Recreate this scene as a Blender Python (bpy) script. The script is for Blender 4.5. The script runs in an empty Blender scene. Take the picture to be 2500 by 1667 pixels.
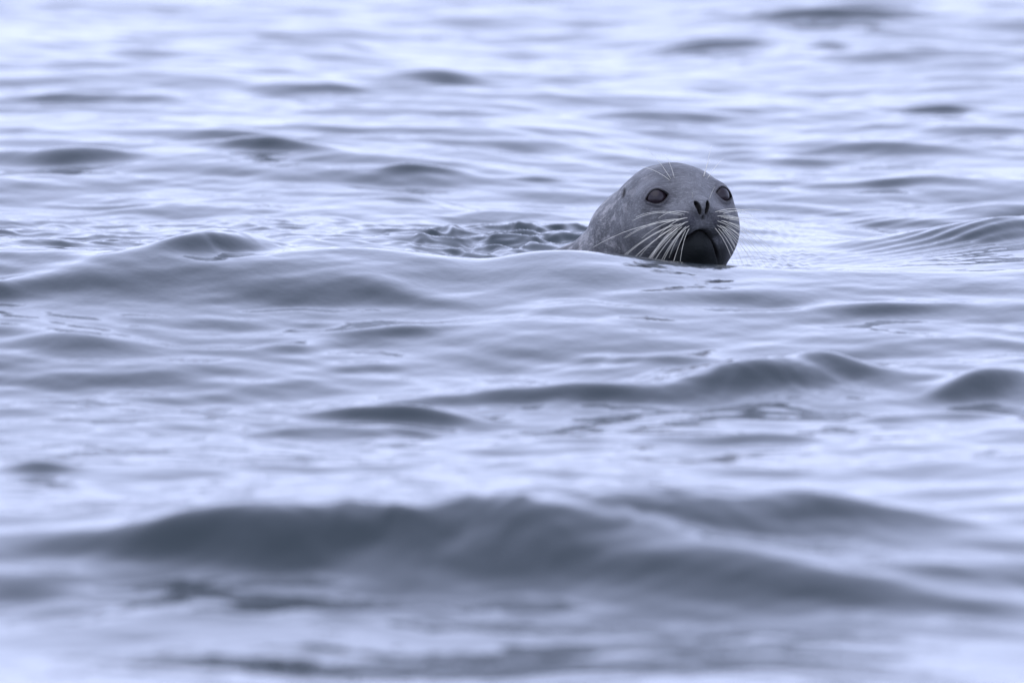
import bpy, math
import numpy as np

sc = bpy.context.scene
col = sc.collection
rng = np.random.default_rng(7)
R = math.radians

# ------------------------------------------------------------------ camera
CAM_H = 3.0
cam = bpy.data.objects.new('camera', bpy.data.cameras.new('camera'))
col.objects.link(cam)
cam.location = (0, 0, CAM_H)
cam.rotation_euler = (R(90 - 5.588), 0, 0)
cam.data.sensor_width = 36
cam.data.lens = 601.7
cam.data.clip_start = 0.5
cam.data.clip_end = 9000
cam.data.dof.use_dof = True
cam.data.dof.focus_distance = 32.06
cam.data.dof.aperture_fstop = 4.8
sc.camera = cam

# ------------------------------------------------------------------ sky: overcast
SUN_EL, SUN_AZ = R(62), R(205)
w = bpy.data.worlds.new('World'); sc.world = w; w.use_nodes = True
nt = w.node_tree; nt.nodes.clear()
out = nt.nodes.new('ShaderNodeOutputWorld')
bg = nt.nodes.new('ShaderNodeBackground'); bg.inputs['Strength'].default_value = 0.15
sky = nt.nodes.new('ShaderNodeTexSky'); sky.sky_type = 'NISHITA'; sky.sun_disc = False
sky.sun_elevation = SUN_EL; sky.sun_rotation = SUN_AZ; sky.dust_density = 3.0; sky.air_density = 1.0
mx = nt.nodes.new('ShaderNodeMix'); mx.data_type = 'RGBA'
mx.inputs[0].default_value = 0.86
CLOUD = (7.15, 8.0, 11.7, 1)
# soft cloud layer, even over the whole sky
tc = nt.nodes.new('ShaderNodeTexCoord'); ns = nt.nodes.new('ShaderNodeTexNoise')
ns.inputs['Scale'].default_value = 2.2; ns.inputs['Detail'].default_value = 3
nt.links.new(tc.outputs['Generated'], ns.inputs['Vector'])
cr = nt.nodes.new('ShaderNodeMix'); cr.data_type = 'RGBA'
cr.inputs[6].default_value = tuple(c * .86 for c in CLOUD[:3]) + (1,)
cr.inputs[7].default_value = tuple(c * 1.14 for c in CLOUD[:3]) + (1,)
nt.links.new(ns.outputs['Fac'], cr.inputs[0])
# overcast with a brighter, hazier horizon all the way round
sx = nt.nodes.new('ShaderNodeSeparateXYZ'); nt.links.new(tc.outputs['Generated'], sx.inputs[0])
mr = nt.nodes.new('ShaderNodeMapRange'); mr.interpolation_type = 'SMOOTHSTEP'
mr.inputs[1].default_value = -.1; mr.inputs[2].default_value = .9; mr.inputs[3].default_value = 1.18; mr.inputs[4].default_value = .72
nt.links.new(sx.outputs['Z'], mr.inputs[0])
vm = nt.nodes.new('ShaderNodeVectorMath'); vm.operation = 'SCALE'
nt.links.new(cr.outputs[2], vm.inputs[0]); nt.links.new(mr.outputs[0], vm.inputs['Scale'])
nt.links.new(sky.outputs[0], mx.inputs[6]); nt.links.new(vm.outputs[0], mx.inputs[7])
nt.links.new(mx.outputs[2], bg.inputs[0]); nt.links.new(bg.outputs[0], out.inputs[0])

sun = bpy.data.objects.new('sun', bpy.data.lights.new('sun', 'SUN')); col.objects.link(sun)
sun.data.energy = 0.7; sun.data.angle = R(70); sun.data.color = (.93, .95, 1.0)
# sun_rotation 0 = +Y, turning clockwise seen from above
d = np.array([math.sin(SUN_AZ) * math.cos(SUN_EL), math.cos(SUN_AZ) * math.cos(SUN_EL), math.sin(SUN_EL)])
from mathutils import Vector
sun.rotation_euler = Vector(d).to_track_quat('Z', 'Y').to_euler()
sun.location = (0, 20, 30)

vs = sc.view_settings
vs.view_transform = 'Standard'; vs.look = 'None'; vs.exposure = .2; vs.gamma = 1; vs.use_curve_mapping = False

# ------------------------------------------------------------------ helpers
def new_mat(name):
    m = bpy.data.materials.new(name); m.use_nodes = True
    return m, m.node_tree, m.node_tree.nodes['Principled BSDF']

def mesh_obj(name, verts, faces, mat, parent=None, smooth=True):
    me = bpy.data.meshes.new(name)
    me.from_pydata([tuple(v) for v in verts], [], [tuple(f) for f in faces])
    if smooth: me.polygons.foreach_set('use_smooth', [True] * len(me.polygons))
    me.materials.append(mat); me.update()
    o = bpy.data.objects.new(name, me); col.objects.link(o)
    if parent: o.parent = parent
    return o

def quad_mesh(name, V, Q, mat, parent=None):
    me = bpy.data.meshes.new(name)
    V = np.ascontiguousarray(V, np.float32); Q = np.ascontiguousarray(Q, np.int32)
    me.vertices.add(len(V)); me.vertices.foreach_set('co', V.ravel())
    me.loops.add(Q.size); me.loops.foreach_set('vertex_index', Q.ravel())
    me.polygons.add(len(Q))
    me.polygons.foreach_set('loop_start', np.arange(0, Q.size, 4, dtype=np.int32))
    me.polygons.foreach_set('use_smooth', np.ones(len(Q), bool))
    me.update(calc_edges=True); me.validate()
    me.materials.append(mat)
    o = bpy.data.objects.new(name, me); col.objects.link(o)
    if parent: o.parent = parent
    return o

def sstep(a, b, x):
    t = np.clip((x - a) / (b - a), 0, 1); return t * t * (3 - 2 * t)

# ------------------------------------------------------------------ where the seal is
SX, SY, SZ = 0.304, 32.0, 0.115          # centre of the skull (m)

# ------------------------------------------------------------------ water surface
# ridges of the sea: x, y of the steep near face, half length, half depth, slope, skew of crest
RIDGES = [
(0.378,34.94,0.094,0.041,0.24,0.00),(0.890,35.25,0.061,0.033,0.24,0.00),(0.361,36.85,0.078,0.043,0.20,0.61),
(0.680,36.82,0.042,0.031,0.22,0.00),(0.962,36.82,0.056,0.033,0.20,0.00),(0.795,37.78,0.130,0.055,0.20,0.00),
(-0.161,35.86,0.089,0.051,0.17,0.00),(-0.536,34.07,0.111,0.050,0.19,0.00),(-0.920,33.79,0.091,0.054,0.20,-0.34),
(-0.203,33.74,0.058,0.033,0.20,0.00),(0.107,33.66,0.039,0.024,0.20,0.00),(-0.217,33.14,0.063,0.026,0.20,0.00),
(-0.714,33.03,0.057,0.019,0.18,0.00),(0.724,34.39,0.132,0.073,0.13,0.00),(0.491,34.09,0.078,0.051,0.15,-0.57),
(0.793,33.58,0.142,0.036,0.15,0.00),(0.902,32.89,0.126,0.077,0.15,0.55),(0.951,32.25,0.125,0.094,0.22,1.51),
(-0.619,31.62,0.055,0.063,0.24,1.05),(-0.768,31.43,0.096,0.050,0.16,0.00),(-0.895,31.39,0.042,0.041,0.20,-0.52),
(-0.40,31.43,0.120,0.055,0.08,-0.31),(-0.201,31.35,0.055,0.035,0.13,-0.8),(-0.238,30.47,0.058,0.036,0.18,0.00),
(-0.726,30.33,0.087,0.066,0.16,0.00),(-0.449,29.96,0.046,0.041,0.22,0.50),(-0.332,29.75,0.034,0.026,0.16,0.00),
(0.116,29.34,0.170,0.045,0.25,0.39),(0.431,29.48,0.105,0.066,0.30,0.00),(0.568,29.61,0.100,0.050,0.24,-0.39),
(-0.138,29.05,0.070,0.038,0.30,-0.77),(-0.218,28.87,0.065,0.030,0.26,0.00),(-0.352,28.88,0.050,0.022,0.20,0.00),
(0.854,29.45,0.051,0.066,0.22,1.47),(-0.831,28.09,0.032,0.033,0.22,-0.94),(0.219,30.13,0.058,0.029,0.14,0.00),
(0.689,30.85,0.089,0.037,0.14,0.00),(0.383,28.57,0.071,0.039,0.14,0.00),(0.256,28.31,0.043,0.026,0.14,0.00),
(0.760,29.01,0.067,0.049,0.14,0.97),(-0.487,34.34,0.099,0.037,0.10,0.00),(0.004,36.36,0.056,0.037,0.12,0.00),
(-0.432,35.59,0.095,0.040,0.12,0.00),(-0.832,35.21,0.108,0.044,0.12,0.00),(0.999,34.80,0.067,0.031,0.14,0.00),
(-1.003,37.23,0.107,0.063,0.10,0.00),(0.071,37.29,0.107,0.053,0.10,0.00),(-0.448,36.88,0.113,0.052,0.10,0.00),
# the long dark swell closest to the shore
(0.02,26.97,0.34,0.165,0.235,0.00),(-0.50,26.97,0.16,0.115,0.20,0.15),(0.36,26.62,0.17,0.11,0.18,-0.60),
(0.461,27.15,0.075,0.05,0.17,-0.4),(-0.15,26.45,0.045,0.035,0.16,0.0),(0.735,26.75,0.11,0.09,0.12,0.5),
]

def axis(lo, hi, step, bands, far_lo, far_hi, grow):
    """graded coordinates: 'step' inside lo..hi (finer inside bands), growing outside"""
    v = [lo]
    while v[-1] < hi:
        s = step
        for a, b, t in bands:
            if a <= v[-1] < b: s = t
        v.append(v[-1] + s)
    s = step
    while v[-1] < far_hi: s *= grow; v.append(v[-1] + s)
    s = step; pre = [lo]
    while pre[-1] > far_lo: s *= grow; pre.append(pre[-1] - s)
    return np.array(pre[:0:-1] + v)

xs = axis(-1.2, 1.2, 0.0045, [(-.15, .3, .0036), (.3, .95, .0030)], -3000, 3000, 1.10)
ys = axis(24.6, 38.6, 0.0155, [(31.3, 33.4, 0.0085)], -60, 6000, 1.06)
DX = np.gradient(xs)[None, :]; DY = np.gradient(ys)[:, None]
SP = np.maximum(DX * np.ones_like(DY), DY * .35 * np.ones_like(DX)).astype(np.float32)
X, Y = np.meshgrid(xs.astype(np.float32), ys.astype(np.float32))

def waves(n, lmin, lmax, slope, spread, seed, base=90.):
    """random short-crested waves: wavelengths, rms slope, directional spread (deg)"""
    r = np.random.default_rng(seed); Z = np.zeros_like(X)
    for i in range(n):
        L = lmin * (lmax / lmin) ** r.random(); k = 2 * math.pi / L
        a = R(base + r.normal() * spread) + (math.pi if r.random() < .35 else 0)
        amp = slope * math.sqrt(2 / n) / k
        ph = r.random() * 6.283
        arg = (k * math.cos(a)) * X + (k * math.sin(a)) * Y + ph
        wgt = np.clip((L / SP - 3) / 4, 0, 1)
        Z += amp * wgt * np.sin(arg)
    return Z

def spot(cx, cy, rx, ry, p=2):
    return np.exp(-(np.abs((X - cx) / rx) ** p + np.abs((Y - cy) / ry) ** p))

def ridge(cx, cy, sx, sg, slope, skew, back=1.5):
    A = slope * sg / .607
    dx = XR - cx
    t = YR - (cy + sg + skew * dx + dx * dx * (.25 * sg / sx ** 2))
    prof = np.where(t < 0, np.exp(-.5 * (t / sg) ** 2), np.exp(-.5 * (t / (sg * back)) ** 2))
    return A * np.exp(-.5 * (dx / sx) ** 2) * prof

# slow domain warp so that nothing runs straight
wx = .05 * np.sin(1.7 * Y + 1.1 * X + .4) + .03 * np.sin(3.9 * Y - 2.3 * X)
wy = .10 * np.sin(3.1 * X + .9 * Y) + .06 * np.sin(6.3 * X - 1.7 * Y + 2.)
X0, Y0 = X, Y
X, Y = X0 + wx, Y0 + wy
Z = waves(26, .8, 6.0, .030, 30, 3)
calm = (1 - .7 * sstep(26.6, 25.9, Y0)) * (1 - .75 * np.exp(-(((X0 - SX) / .9) ** 4 + ((Y0 - 32.) / .9) ** 4)))
Z += calm * waves(44, .22, .85, .046, 38, 11)
Z += calm * waves(44, .07, .26, .042, 48, 21)
js, is_ = np.searchsorted(ys, 31.95), np.searchsorted(xs, SX)
print('LEVEL', Z[js, is_])
Z -= (Z[js, is_] + .014) * np.exp(-(((X0 - SX) / .9) ** 2 + ((Y0 - 32.) / 1.2) ** 2))
X, Y = X0, Y0
near = np.exp(-((X / 1.5) ** 4 + ((Y - 31.5) / 7.5) ** 6))
XR, YR = X.copy(), Y.copy()
wr0 = np.random.default_rng(31)
for i in range(14):
    L = .28 * 5 ** wr0.random(); a = wr0.random() * 6.283; k = 6.283 / L; ph = wr0.random(2) * 6.283
    arg = k * (np.cos(a) * X + np.sin(a) * Y)
    XR += .020 * L * np.sin(arg + ph[0]); YR += .016 * L * np.sin(arg + ph[1])
for q in RIDGES:
    yq = q[1]
    yq += .45 if yq > 31.9 else (-.5 if yq > 31.2 else (0 if yq > 30 else (.33 if yq > 27.5 else 0)))
    g = min(1., q[2] / .09)
    Z += ridge(q[0], yq, q[2] * (1.75 - .6 * g), q[3] * (.8 + .2 * g), q[4] * (1.1 + .3 * g), q[5] * .7)
# swell that hides the chin, and the peaked wave left of it
def bump(cx, cy, sx, sf, sb, A, skew=0):
    t = Y - cy - skew * (X - cx)
    return A * np.exp(-.5 * ((X - cx) / sx) ** 2) * np.where(t < 0, np.exp(-.5 * (t / sf) ** 2), np.exp(-.5 * (t / sb) ** 2))
# the long swell in front of the seal: the animal sits in the trough behind it
tq = Y - 31.30 - .05 * np.sin(2.1 * X + .5)
Z += .083 * np.exp(-(X / 2.6) ** 4) * np.where(tq < 0, np.exp(-(np.sqrt(tq ** 2 + .0025) - .05) / .95), np.exp(-.5 * (tq / .27) ** 2))
Z += bump(.13, 31.30, .12, .60, .20, .022)
Z += bump(.42, 31.30, .15, .60, .18, .004)
Z -= .008 * spot(.85, 31.4, .3, .4)
Z -= .012 * spot(-.06, 31.45, .08, .35)
Z += bump(-.545, 31.44, .065, .10, .13, .030, .35)
Z += bump(-.57, 31.55, .10, .09, .2, .014, .1)
Z += bump(-.42, 31.50, .17, .16, .2, .014, -.25)
Z += bump(0, 25.9, 1.3, .9, .35, .012)
# wake and ripples round the seal
def ripples(n, lmin, lmax, slope, spread, seed, base, mask):
    global X, Y
    r = np.random.default_rng(seed); Zr = np.zeros_like(X); sel = mask > .02
    xx, yy, sp, mm = X[sel], Y[sel], SP[sel], mask[sel]; acc = np.zeros_like(xx)
    ux = .012 * np.sin(38 * yy + 21 * xx) + .01 * np.sin(61 * xx - 17 * yy)
    uy = .02 * np.sin(33 * xx + 9 * yy) + .015 * np.sin(71 * xx + 22 * yy)
    for i in range(n):
        L = lmin * (lmax / lmin) ** r.random(); k = 2 * math.pi / L
        a = R(base + r.normal() * spread); amp = slope * math.sqrt(2 / n) / k
        arg = k * math.cos(a) * (xx + ux) + k * math.sin(a) * (yy + uy) + r.random() * 6.283
        acc += amp * (1 - 1.4 * np.abs(np.sin(arg * .5))) * 1.3
    Zr[sel] = acc * mm
    return Zr
wake = spot(-.06, 32.75, .17, .36) + .7 * spot(.08, 32.85, .10, .25)
Z += ripples(12, .04, .16, .38, 55, 5, 90, wake)
Z -= .012 * spot(-.07, 32.5, .10, .20)
Z += ripples(30, .06, .17, .12, 75, 15, 90, spot(.02, 27.15, .40, .28))
Z += ripples(24, .05, .14, .09, 60, 16, 90, spot(-.5, 31.42, .22, .22))
Z += ripples(24, .05, .14, .08, 60, 17, 90, spot(.40, 29.85, .22, .16))
Z += ripples(22, .05, .16, .12, 40, 6, 90, spot(-.85, 32.72, .30, .42, 4))
Z += ripples(22, .05, .15, .10, 40, 8, 90, spot(-.36, 32.95, .26, .33, 4))
Z += ripples(14, .03, .08, .09, 60, 9, 60, spot(.52, 32.25, .11, .30))
# bow ripples spreading to the right of the head
rr = np.sqrt(((X - .20) / .27) ** 2 + ((Y - 32.75) / 1.15) ** 2)
th = np.arctan2((Y - 32.75) / 1.15, (X - .20) / .27)
env = np.exp(-((rr - 1.22) / .22) ** 2) * np.exp(-((th + .15) / .55) ** 2)
Z += .0011 * env * np.sin(2 * math.pi * rr * .27 / .0185 + 1.2 * np.sin(5 * th))
t = (Y - 32.5) - 1.2 * (X - .85)
Z += .0016 * np.exp(-((t - .22) / .22) ** 2) * np.exp(-((X - .86) / .16) ** 2) * np.sin(2 * math.pi * t / .062 + 1.5 * np.sin(9 * X))
Z += .0011 * spot(.70, 33.45, .16, .18) * np.sin(2 * math.pi * (Y - .35 * X) / .06)
# water drawn up against the neck
Z += .010 * np.exp(-(((X - .12) / .07) ** 2 + ((Y - 32.02) / .10) ** 2))

ny, nx = X.shape
V = np.stack([X, Y, Z], -1).reshape(-1, 3)
idx = np.arange(nx * ny).reshape(ny, nx)
Q = np.stack([idx[:-1, :-1], idx[:-1, 1:], idx[1:, 1:], idx[1:, :-1]], -1).reshape(-1, 4)

m_water, t, b = new_mat('sea_water')
b.inputs['Base Color'].default_value = (.020, .030, .033, 1)
b.inputs['Roughness'].default_value = .06
b.inputs['IOR'].default_value = 1.333
g = t.nodes.new('ShaderNodeNewGeometry')
mp = t.nodes.new('ShaderNodeMapping'); mp.inputs['Scale'].default_value = (9, 5, 9)
n1 = t.nodes.new('ShaderNodeTexNoise'); n1.inputs['Scale'].default_value = 1.0; n1.inputs['Detail'].default_value = 4
n1.inputs['Roughness'].default_value = .5
t.links.new(g.outputs['Position'], mp.inputs['Vector']); t.links.new(mp.outputs[0], n1.inputs['Vector'])
bp = t.nodes.new('ShaderNodeBump'); bp.inputs['Strength'].default_value = .35; bp.inputs['Distance'].default_value = .012
t.links.new(n1.outputs['Fac'], bp.inputs['Height']); t.links.new(bp.outputs[0], b.inputs['Normal'])
water = quad_mesh('water', V, Q, m_water)
water['kind'] = 'structure'
water['label'] = 'rippling grey blue sea water around the seal'

# ------------------------------------------------------------------ seal
PSI = R(22)
CP, SPn = math.cos(PSI), math.sin(PSI)
def ell(p, c, r):
    q = [(p[i] - c[i]) / r[i] for i in range(3)]
    k0 = np.sqrt(q[0] ** 2 + q[1] ** 2 + q[2] ** 2) + 1e-6
    k1 = np.sqrt((q[0] / r[0]) ** 2 + (q[1] / r[1]) ** 2 + (q[2] / r[2]) ** 2) + 1e-6
    return k0 * (k0 - 1) / k1
def cone(p, a, b, ra, rb):
    a = np.array(a, float); b = np.array(b, float); ab = b - a; L2 = (ab ** 2).sum()
    h = np.clip(sum((p[i] - a[i]) * ab[i] for i in range(3)) / L2, 0, 1)
    dd = np.sqrt(sum((p[i] - a[i] - h * ab[i]) ** 2 for i in range(3)))
    return dd - (ra + (rb - ra) * h)
def smin(a, b, k):
    h = np.clip(.5 + .5 * (b - a) / k, 0, 1)
    return b + (a - b) * h - k * h * (1 - h)

EYE_C = np.array([60., 57., 28.]); EYE_R = 25.
EYE_N = np.array([.30, .91, .27]); EYE_N /= np.linalg.norm(EYE_N)
ea = np.array([EYE_N[1], -EYE_N[0], 0.]); ea /= np.linalg.norm(ea)      # outward along the face
eb = np.cross(ea, EYE_N); eb = eb if eb[2] > 0 else -eb
ca, sa = math.cos(R(-12)), math.sin(R(-12))
EYE_A = ea * ca + eb * sa; EYE_B = -ea * sa + eb * ca

def almond(a, b):
    """<0 inside the eye opening (mm)"""
    up = 14.0 - 14.0 * (a / 21.5) ** 2; dn = 12.4 - 12.4 * (a / 21.5) ** 2
    return np.maximum(b - up, -b - dn) * .8

def mouth_d(S, U):
    c = -26 - .026 * S ** 2
    return (U - c) / np.sqrt(1 + (.052 * S) ** 2)

def seal_sdf(Xl, Yl, Zl):
    """signed distance (mm) in offsets from the skull centre, world axes"""
    S = Xl * CP + Yl * SPn; F = Xl * SPn - Yl * CP; U = Zl
    aS = np.abs(S); p = (aS, F, U); pw = (Xl, Yl, Zl)
    f = ell((S, F, U), (0, -4, 0), (104, 108, 90))
    f = smin(f, ell(p, (54, 30, -34), (60, 72, 68)), 34)
    f = smin(f, cone((S, F, U), (0, 50, 30), (0, 116, 14), 42, 25), 34)
    f = smin(f, np.sqrt((aS - EYE_C[0]) ** 2 + (F - EYE_C[1]) ** 2 + (U - EYE_C[2]) ** 2) - (EYE_R + 3.2), 22)
    # neck and shoulders, running off to the left under water
    f = smin(f, cone(pw, (-20, 30, -20), (-62, 60, -62), 88, 94), 30)
    f = smin(f, cone(pw, (-62, 60, -62), (-108, 105, -175), 94, 104), 30)
    f = smin(f, cone(pw, (-108, 105, -175), (-420, 170, -400), 104, 150), 50)
    f = smin(f, cone(pw, (-140, 96, -118), (-270, 125, -160), 46, 60), 50)
    f = smin(f, cone((S, F, U), (0, 40, -80), (0, 0, -150), 74, 90), 40)
    # lower jaw first, then the muzzle sits over it
    f = smin(f, ell((S, F, U), (0, 88, -56), (40, 44, 36)), 14)
    mz = ell(p, (29, 107, -9), (39, 36, 30))
    mz = smin(mz, ell((S, F, U), (0, 120, -8), (24, 18, 22)), 10)
    mz = smin(mz, ell((S, F, U), (0, 126, 17), (21, 19, 17)), 12)
    f = smin(f, mz, 8)
    # mouth line, nostrils, groove under the nose
    md = mouth_d(S, U)
    front = sstep(66, 84, F) * sstep(52, 40, aS)
    f = f + 7.5 * np.exp(-(md / 2.8) ** 2) * front
    nu = (U - 17) / 13.
    nc = 8.6 + 3.6 * nu
    nd = ((aS - nc) / (4.3 + 1.3 * nu)) ** 2 + np.abs(nu) ** 2.6
    f = f + 11 * sstep(1.15, .6, nd) * sstep(112, 126, F)
    f = f + 3.0 * np.exp(-(S / 2.2) ** 2) * np.exp(-((U + 1) / 7) ** 2) * sstep(112, 126, F)
    # folds around the eye, pad edges
    dx = (aS - EYE_C[0]); dy = F - EYE_C[1]; dz = U - EYE_C[2]
    ea_ = dx * EYE_A[0] + dy * EYE_A[1] + dz * EYE_A[2]; eb_ = dx * EYE_B[0] + dy * EYE_B[1] + dz * EYE_B[2]
    en_ = dx * EYE_N[0] + dy * EYE_N[1] + dz * EYE_N[2]
    al = almond(ea_, eb_)
    onf = sstep(-6, 8, en_)
    f = f + 1.3 * np.exp(-((al - 6.5) / 1.8) ** 2) * onf * sstep(34, 24, np.abs(ea_))
    f = f - 1.0 * np.exp(-((al - 3.2) / 2.0) ** 2) * onf
    # eye sockets
    r = np.sqrt(dx ** 2 + dy ** 2 + dz ** 2)
    sock = np.maximum(al, 6 - en_)
    f = np.maximum(f, -sock)
    # ear slit on the near side
    e1 = (Xl + 93) - .22 * (Zl - 34); e2 = (Zl - 34)
    f = f + 4 * np.exp(-(e1 / 2.8) ** 2) * sstep(14, 3, np.abs(e2)) * sstep(60, 20, Yl)
    # loose skin: shallow folds
    f = f + .5 * np.sin(.11 * F + .07 * U + .05 * S) * sstep(60, 20, F)
    return f

h = 2.0
gx = np.arange(-330, 128, h, dtype=np.float32); gy = np.arange(-156, 262, h, dtype=np.float32); gz = np.arange(-170, 104, h, dtype=np.float32)
G = np.empty((len(gx), len(gy), len(gz)), np.float32)
for i0 in range(0, len(gx), 24):
    A_, B_, C_ = np.meshgrid(gx[i0:i0 + 24], gy, gz, indexing='ij')
    G[i0:i0 + 24] = seal_sdf(A_, B_, C_)
G[0] = G[-1] = 3; G[:, 0] = 3; G[:, -1] = 3; G[:, :, 0] = 3; G[:, :, -1] = 3

def surface_nets(G):
    s = G < 0
    sh = [(a, b_, c) for a in (0, 1) for b_ in (0, 1) for c in (0, 1)]
    n = [k - 1 for k in G.shape]
    cnt = sum(s[a:a + n[0], b_:b_ + n[1], c:c + n[2]].astype(np.int8) for a, b_, c in sh)
    ci = np.argwhere((cnt > 0) & (cnt < 8))
    num = -np.ones(n, np.int32); num[tuple(ci.T)] = np.arange(len(ci))
    val = {k: G[ci[:, 0] + k[0], ci[:, 1] + k[1], ci[:, 2] + k[2]] for k in sh}
    P = np.zeros((len(ci), 3)); C = np.zeros(len(ci))
    for k in sh:
        for ax in range(3):
            if k[ax]: continue
            k2 = list(k); k2[ax] = 1; k2 = tuple(k2)
            a, b_ = val[k], val[k2]; cross = (a < 0) != (b_ < 0)
            tt = np.where(cross, a / np.where(cross, a - b_, 1), 0)
            pt = np.tile(np.array(k, float), (len(ci), 1)); pt[:, ax] += tt
            P += pt * cross[:, None]; C += cross
    P = ci + P / C[:, None]
    quads = []
    for ax in range(3):
        o1, o2 = [(1, 2), (2, 0), (0, 1)][ax]
        lo = [slice(None)] * 3; hi = [slice(None)] * 3
        lo[ax] = slice(0, -1); hi[ax] = slice(1, None)
        a, b_ = s[tuple(lo)], s[tuple(hi)]
        e = np.argwhere(a != b_); flip = a[tuple(e.T)]
        ok = (e[:, o1] > 0) & (e[:, o2] > 0) & (e[:, o1] < G.shape[o1] - 1) & (e[:, o2] < G.shape[o2] - 1)
        e = e[ok]; flip = flip[ok]
        def at(d1, d2):
            q = e.copy(); q[:, o1] += d1; q[:, o2] += d2
            return num[tuple(q.T)]
        q = np.stack([at(-1, -1), at(0, -1), at(0, 0), at(-1, 0)], 1)
        q[~flip] = q[~flip][:, ::-1]
        quads.append(q)
    return P, np.concatenate(quads)

P, SQ = surface_nets(G)
P = P * h + np.array([gx[0], gy[0], gz[0]])
# fur pattern, painted shade and painted sheen masks from where each point sits on the animal
Sv = P[:, 0] * CP + P[:, 1] * SPn; Fv = P[:, 0] * SPn - P[:, 1] * CP; Uv = P[:, 2]; aSv = np.abs(Sv)
md = mouth_d(Sv, Uv)
lip = np.exp(-(md / 3.2) ** 2) * sstep(66, 84, Fv) * sstep(52, 42, aSv)
chin = sstep(1, -5, md) * sstep(52, 70, Fv) * sstep(62, 44, aSv)  # dark wet chin fur, with the shade under the jaw painted in
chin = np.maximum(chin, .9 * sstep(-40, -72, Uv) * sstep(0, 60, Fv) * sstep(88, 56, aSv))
nu = (Uv - 17) / 13.; nc = 8.6 + 3.6 * nu
nd = ((aSv - nc) / (4.6 + 1.3 * nu)) ** 2 + np.abs(nu) ** 2.6
nostril = sstep(1.25, .8, nd) * sstep(100, 112, Fv)
nostril = np.maximum(nostril, .8 * np.exp(-(Sv / 3) ** 2) * np.exp(-((Uv + 1) / 5) ** 2) * sstep(112, 122, Fv))
pad = np.minimum(1, 1.7 * np.exp(-(((aSv - 34) / 22) ** 2 + ((Uv + 6 + .3 * (aSv - 34)) / 15) ** 2))) * sstep(84, 100, Fv)
dx = aSv - EYE_C[0]; dy = Fv - EYE_C[1]; dz = Uv - EYE_C[2]
va = dx * EYE_A[0] + dy * EYE_A[1] + dz * EYE_A[2]; vb = dx * EYE_B[0] + dy * EYE_B[1] + dz * EYE_B[2]; vn = dx * EYE_N[0] + dy * EYE_N[1] + dz * EYE_N[2]
al = almond(va, vb)
lid = sstep(np.where(vb > -2, 4.2, 2.6), 1.2, al) * sstep(0, 8, vn)
ring = np.exp(-(np.maximum(al, 0) / 12) ** 2) * sstep(-8, 8, vn) * .7  # dark fur round the eye, socket shading painted in
e1 = (P[:, 0] + 93) - .22 * (P[:, 2] - 34)
ear = np.exp(-(e1 / 3.0) ** 2) * sstep(14, 2, np.abs(P[:, 2] - 34)) * sstep(60, 20, P[:, 1])
neck = sstep(5, -85, P[:, 0]) * sstep(60, -15, Fv)  # pale neck mottling, carried onto the crown's left as painted fur sheen

seal = bpy.data.objects.new('seal', None); col.objects.link(seal)
seal.location = (SX, SY, SZ)
seal.empty_display_size = .1
seal['label'] = 'grey spotted seal with pale whiskers raising its head above the water'
seal['category'] = 'seal'

m_fur, t, b = new_mat('wet_fur')
def attr(name):
    n = t.nodes.new('ShaderNodeAttribute'); n.attribute_name = name; return n.outputs['Fac']
def mixc(fac, a, bcol):
    n = t.nodes.new('ShaderNodeMix'); n.data_type = 'RGBA'
    if isinstance(fac, (int, float)): n.inputs[0].default_value = fac
    else: t.links.new(fac, n.inputs[0])
    for i, v in ((6, a), (7, bcol)):
        if isinstance(v, tuple): n.inputs[i].default_value = v + (1,)
        else: t.links.new(v, n.inputs[i])
    return n.outputs[2]
def mathn(op, a, bv=None, clamp=False):
    n = t.nodes.new('ShaderNodeMath'); n.operation = op; n.use_clamp = clamp
    for i, v in ((0, a), (1, bv)):
        if v is None: continue
        if isinstance(v, (int, float)): n.inputs[i].default_value = v
        else: t.links.new(v, n.inputs[i])
    return n.outputs[0]
tco = t.nodes.new('ShaderNodeTexCoord')
def noise(scale, rot=(0, 0, 0), stretch=(1, 1, 1), detail=4, rough=.6):
    mp = t.nodes.new('ShaderNodeMapping'); mp.inputs['Rotation'].default_value = rot
    mp.inputs['Scale'].default_value = stretch
    t.links.new(tco.outputs['Object'], mp.inputs['Vector'])
    n = t.nodes.new('ShaderNodeTexNoise'); n.inputs['Scale'].default_value = scale
    n.inputs['Detail'].default_value = detail; n.inputs['Roughness'].default_value = rough
    t.links.new(mp.outputs[0], n.inputs['Vector']); return n.outputs['Fac']
def ramp(fac, a, bb):
    n = t.nodes.new('ShaderNodeMapRange'); n.inputs[1].default_value = a; n.inputs[2].default_value = bb
    t.links.new(fac, n.inputs[0]); n.interpolation_type = 'SMOOTHSTEP'; return n.outputs[0]
NECKROT = (0, R(-52), 0)
hairs = noise(260, NECKROT, (.16, 1, 1), 3, .7)
fleck = noise(520, (0, 0, 0), (1, 1, 1), 2, .7)
mott = noise(52, NECKROT, (.34, 1, 1.0), 4, .65)
base = mixc(ramp(noise(16, detail=3), .35, .65), (.062, .063, .067), (.150, .151, .158))
spots_sheen = mathn('MULTIPLY', ramp(mott, .47, .60), attr('neck'))
c = mixc(mathn('MULTIPLY', spots_sheen, .85), base, (.36, .345, .34))  # pale neck spots; on the crown they paint a sheen highlight
c = mixc(mathn('MULTIPLY', ramp(noise(48, NECKROT, (.5, 1, 1), 2), .56, .66), mathn('MULTIPLY', attr('neck'), .6)), c, (.07, .07, .075))
c = mixc(mathn('MULTIPLY', ramp(hairs, .48, .66), .45), c, (.30, .30, .31))
c = mixc(mathn('MULTIPLY', ramp(fleck, .5, .62), .6), c, (.06, .06, .065))
c = mixc(mathn('MULTIPLY', ramp(noise(300, detail=2), .42, .58), mathn('MULTIPLY', attr('pad'), .95)), c, (.022, .021, .027))
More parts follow.
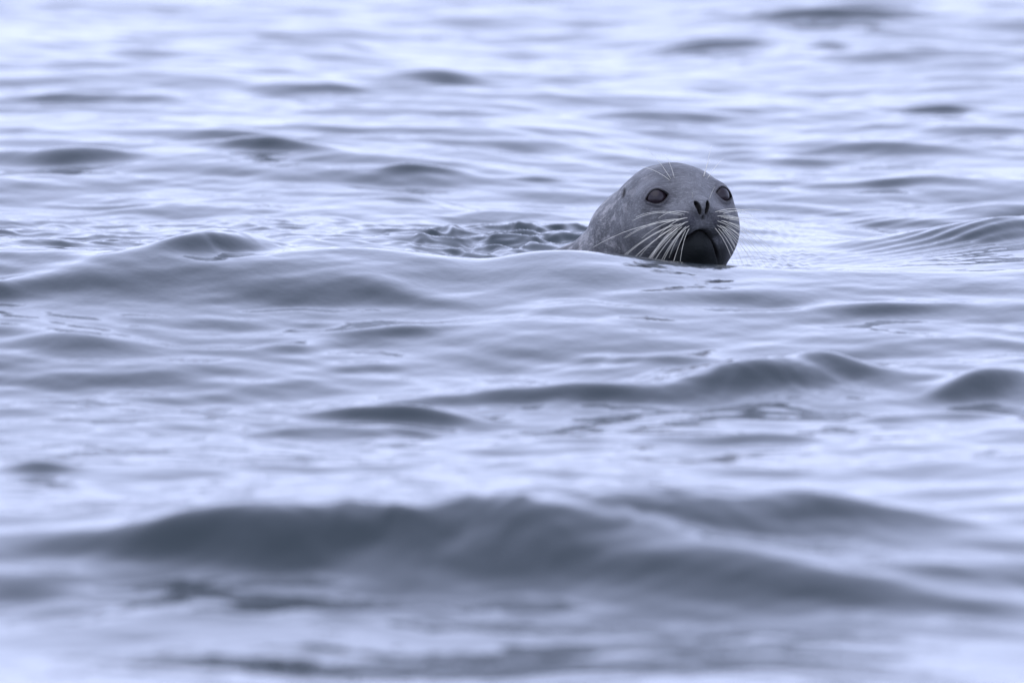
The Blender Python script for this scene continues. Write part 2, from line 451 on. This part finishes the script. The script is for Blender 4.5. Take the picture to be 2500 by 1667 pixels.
c = mixc(mathn('MULTIPLY', attr('pad'), .72), c, (.026, .026, .034))
c = mixc(mathn('MULTIPLY', attr('ring'), .7), c, (.055, .05, .06))
c = mixc(mathn('MULTIPLY', attr('chin'), .97), c, (.009, .011, .011))  # near-black: wet fur and painted jaw shade together
for nme in ('lid', 'lip', 'ear', 'nostril'):
    c = mixc(attr(nme), c, (.008, .007, .008))
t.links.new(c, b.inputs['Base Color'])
b.inputs['Roughness'].default_value = .52
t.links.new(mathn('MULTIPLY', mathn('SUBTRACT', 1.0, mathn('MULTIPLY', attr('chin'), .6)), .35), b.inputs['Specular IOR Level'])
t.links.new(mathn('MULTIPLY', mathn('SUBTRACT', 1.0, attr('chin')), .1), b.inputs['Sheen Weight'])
b.inputs['Sheen Roughness'].default_value = .4
bp = t.nodes.new('ShaderNodeBump'); bp.inputs['Strength'].default_value = .7; bp.inputs['Distance'].default_value = .0025
t.links.new(mathn('ADD', hairs, mathn('MULTIPLY', fleck, .6)), bp.inputs['Height']); t.links.new(bp.outputs[0], b.inputs['Normal'])

body = quad_mesh('body', P / 1000, SQ, m_fur, seal)
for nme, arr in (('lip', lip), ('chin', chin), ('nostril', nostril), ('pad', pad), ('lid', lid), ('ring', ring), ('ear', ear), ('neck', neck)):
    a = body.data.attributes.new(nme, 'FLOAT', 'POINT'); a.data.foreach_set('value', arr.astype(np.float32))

def loc2w(S, F, U):
    return np.array([S * CP + F * SPn, S * SPn - F * CP, U])

# eyes
m_eye, t, b = new_mat('eye')
b.inputs['Base Color'].default_value = (.016, .010, .014, 1); b.inputs['Roughness'].default_value = .22; b.inputs['Specular IOR Level'].default_value = .28
b.inputs['Coat Weight'].default_value = .1; b.inputs['Coat Roughness'].default_value = .2
m_pupil, t, b = new_mat('pupil')
b.inputs['Base Color'].default_value = (.022, .016, .020, 1); b.inputs['Roughness'].default_value = .12
for side in (-1, 1):
    n = loc2w(side * EYE_N[0], EYE_N[1], EYE_N[2])
    c = (loc2w(side * EYE_C[0], EYE_C[1], EYE_C[2]) + 4.5 * n) / 1000
    a = loc2w(side * EYE_A[0], EYE_A[1], EYE_A[2]); u = np.cross(n, a); 
    rings, seg = 20, 32; vv = []; ff = []
    for i in range(rings + 1):
        th = math.pi * i / rings
        rad = EYE_R * (1 + .045 * math.exp(-(th / .45) ** 2)) / 1000      # corneal bulge
        for j in range(seg):
            ph = 2 * math.pi * j / seg
            vv.append(c + rad * (n * math.cos(th) + (a * math.cos(ph) + u * math.sin(ph)) * math.sin(th)))
    for i in range(rings):
        for j in range(seg):
            j2 = (j + 1) % seg
            ff.append((i * seg + j, i * seg + j2, (i + 1) * seg + j2, (i + 1) * seg + j))
    eye = mesh_obj('eye', vv, ff, m_eye, seal)

# whiskers
m_wh, t, b = new_mat('whisker')
b.inputs['Base Color'].default_value = (.85, .82, .70, 1); b.inputs['Roughness'].default_value = .4
def root(S, U):
    Fs = np.arange(170, 20, -.5); 
    f = seal_sdf(S * CP + Fs * SPn, S * SPn - Fs * CP, np.full_like(Fs, U)); k = np.argmax(f < 0)
    return np.array([S, Fs[k] - 1.5, U])
def whisker(S, U, tip, bend, r0=.47, r1=.2, n=9):
    """root on the skin at (S,U); tip is an offset (S,F,U); bend lifts the middle"""
    p0 = root(S, U); vv = []; ff = []; tip = np.array(tip, float); bend = np.array(bend, float); sides = 5
    pts = [loc2w(*(p0 + tip * s + bend * 4 * s * (1 - s))) for s in np.linspace(0, 1, n)]
    for i, p in enumerate(pts):
        d = pts[min(i + 1, n - 1)] - pts[max(i - 1, 0)]; d /= np.linalg.norm(d)
        e = np.cross(d, (0.3, .2, .9)); e /= np.linalg.norm(e); g = np.cross(d, e)
        r = r0 + (r1 - r0) * i / (n - 1)
        for j in range(sides):
            q = 2 * math.pi * j / sides; vv.append((p + r * (e * math.cos(q) + g * math.sin(q))) / 1000)
    for i in range(n - 1):
        for j in range(sides):
            j2 = (j + 1) % sides; ff.append((i * sides + j, i * sides + j2, (i + 1) * sides + j2, (i + 1) * sides + j))
    ff.append(tuple(range(sides))[::-1]); ff.append(tuple(range((n - 1) * sides, n * sides)))
    return mesh_obj('whisker', vv, ff, m_wh, seal)
wr = np.random.default_rng(12)
for side in (-1, 1):
    for row in range(5):
        for k in range(5):
            if row == 0 and k > 2: continue
            S = side * (25 + 7.5 * k + wr.uniform(-1.5, 1.5)); U = 8 - 7.0 * row - 1.8 * k + wr.uniform(-1, 1)
            L = (78 + 16 * k + 5 * row) * wr.uniform(.8, 1.15)
            az = R(40 + 7 * k - 6 * row + wr.uniform(-6, 6))             # sideways from straight down
            dn = R(8 + 15 * row - 2 * k + wr.uniform(-6, 6))
            tip = np.array([side * math.cos(dn), -.10 + .25 * (1 - k / 4), -math.sin(dn)]) * L
            whisker(S, U, tip, (side * 4, 3, 6 + 5 * wr.random()))
for S, U, tip in ((-34, 66, (-48, -8, 60)), (-36, 64, (-56, -10, 28)), (-28, 68, (-20, 2, 46)),
                  (31, 68, (12, 4, 34)), (34, 68, (15, 0, 58)), (41, 65, (34, -4, 36)),
                  (24, 30, (4, 20, 26)), (-14, 34, (-8, 16, 12))):
    whisker(S, U, tip, (0, 2, 4), .55, .2)
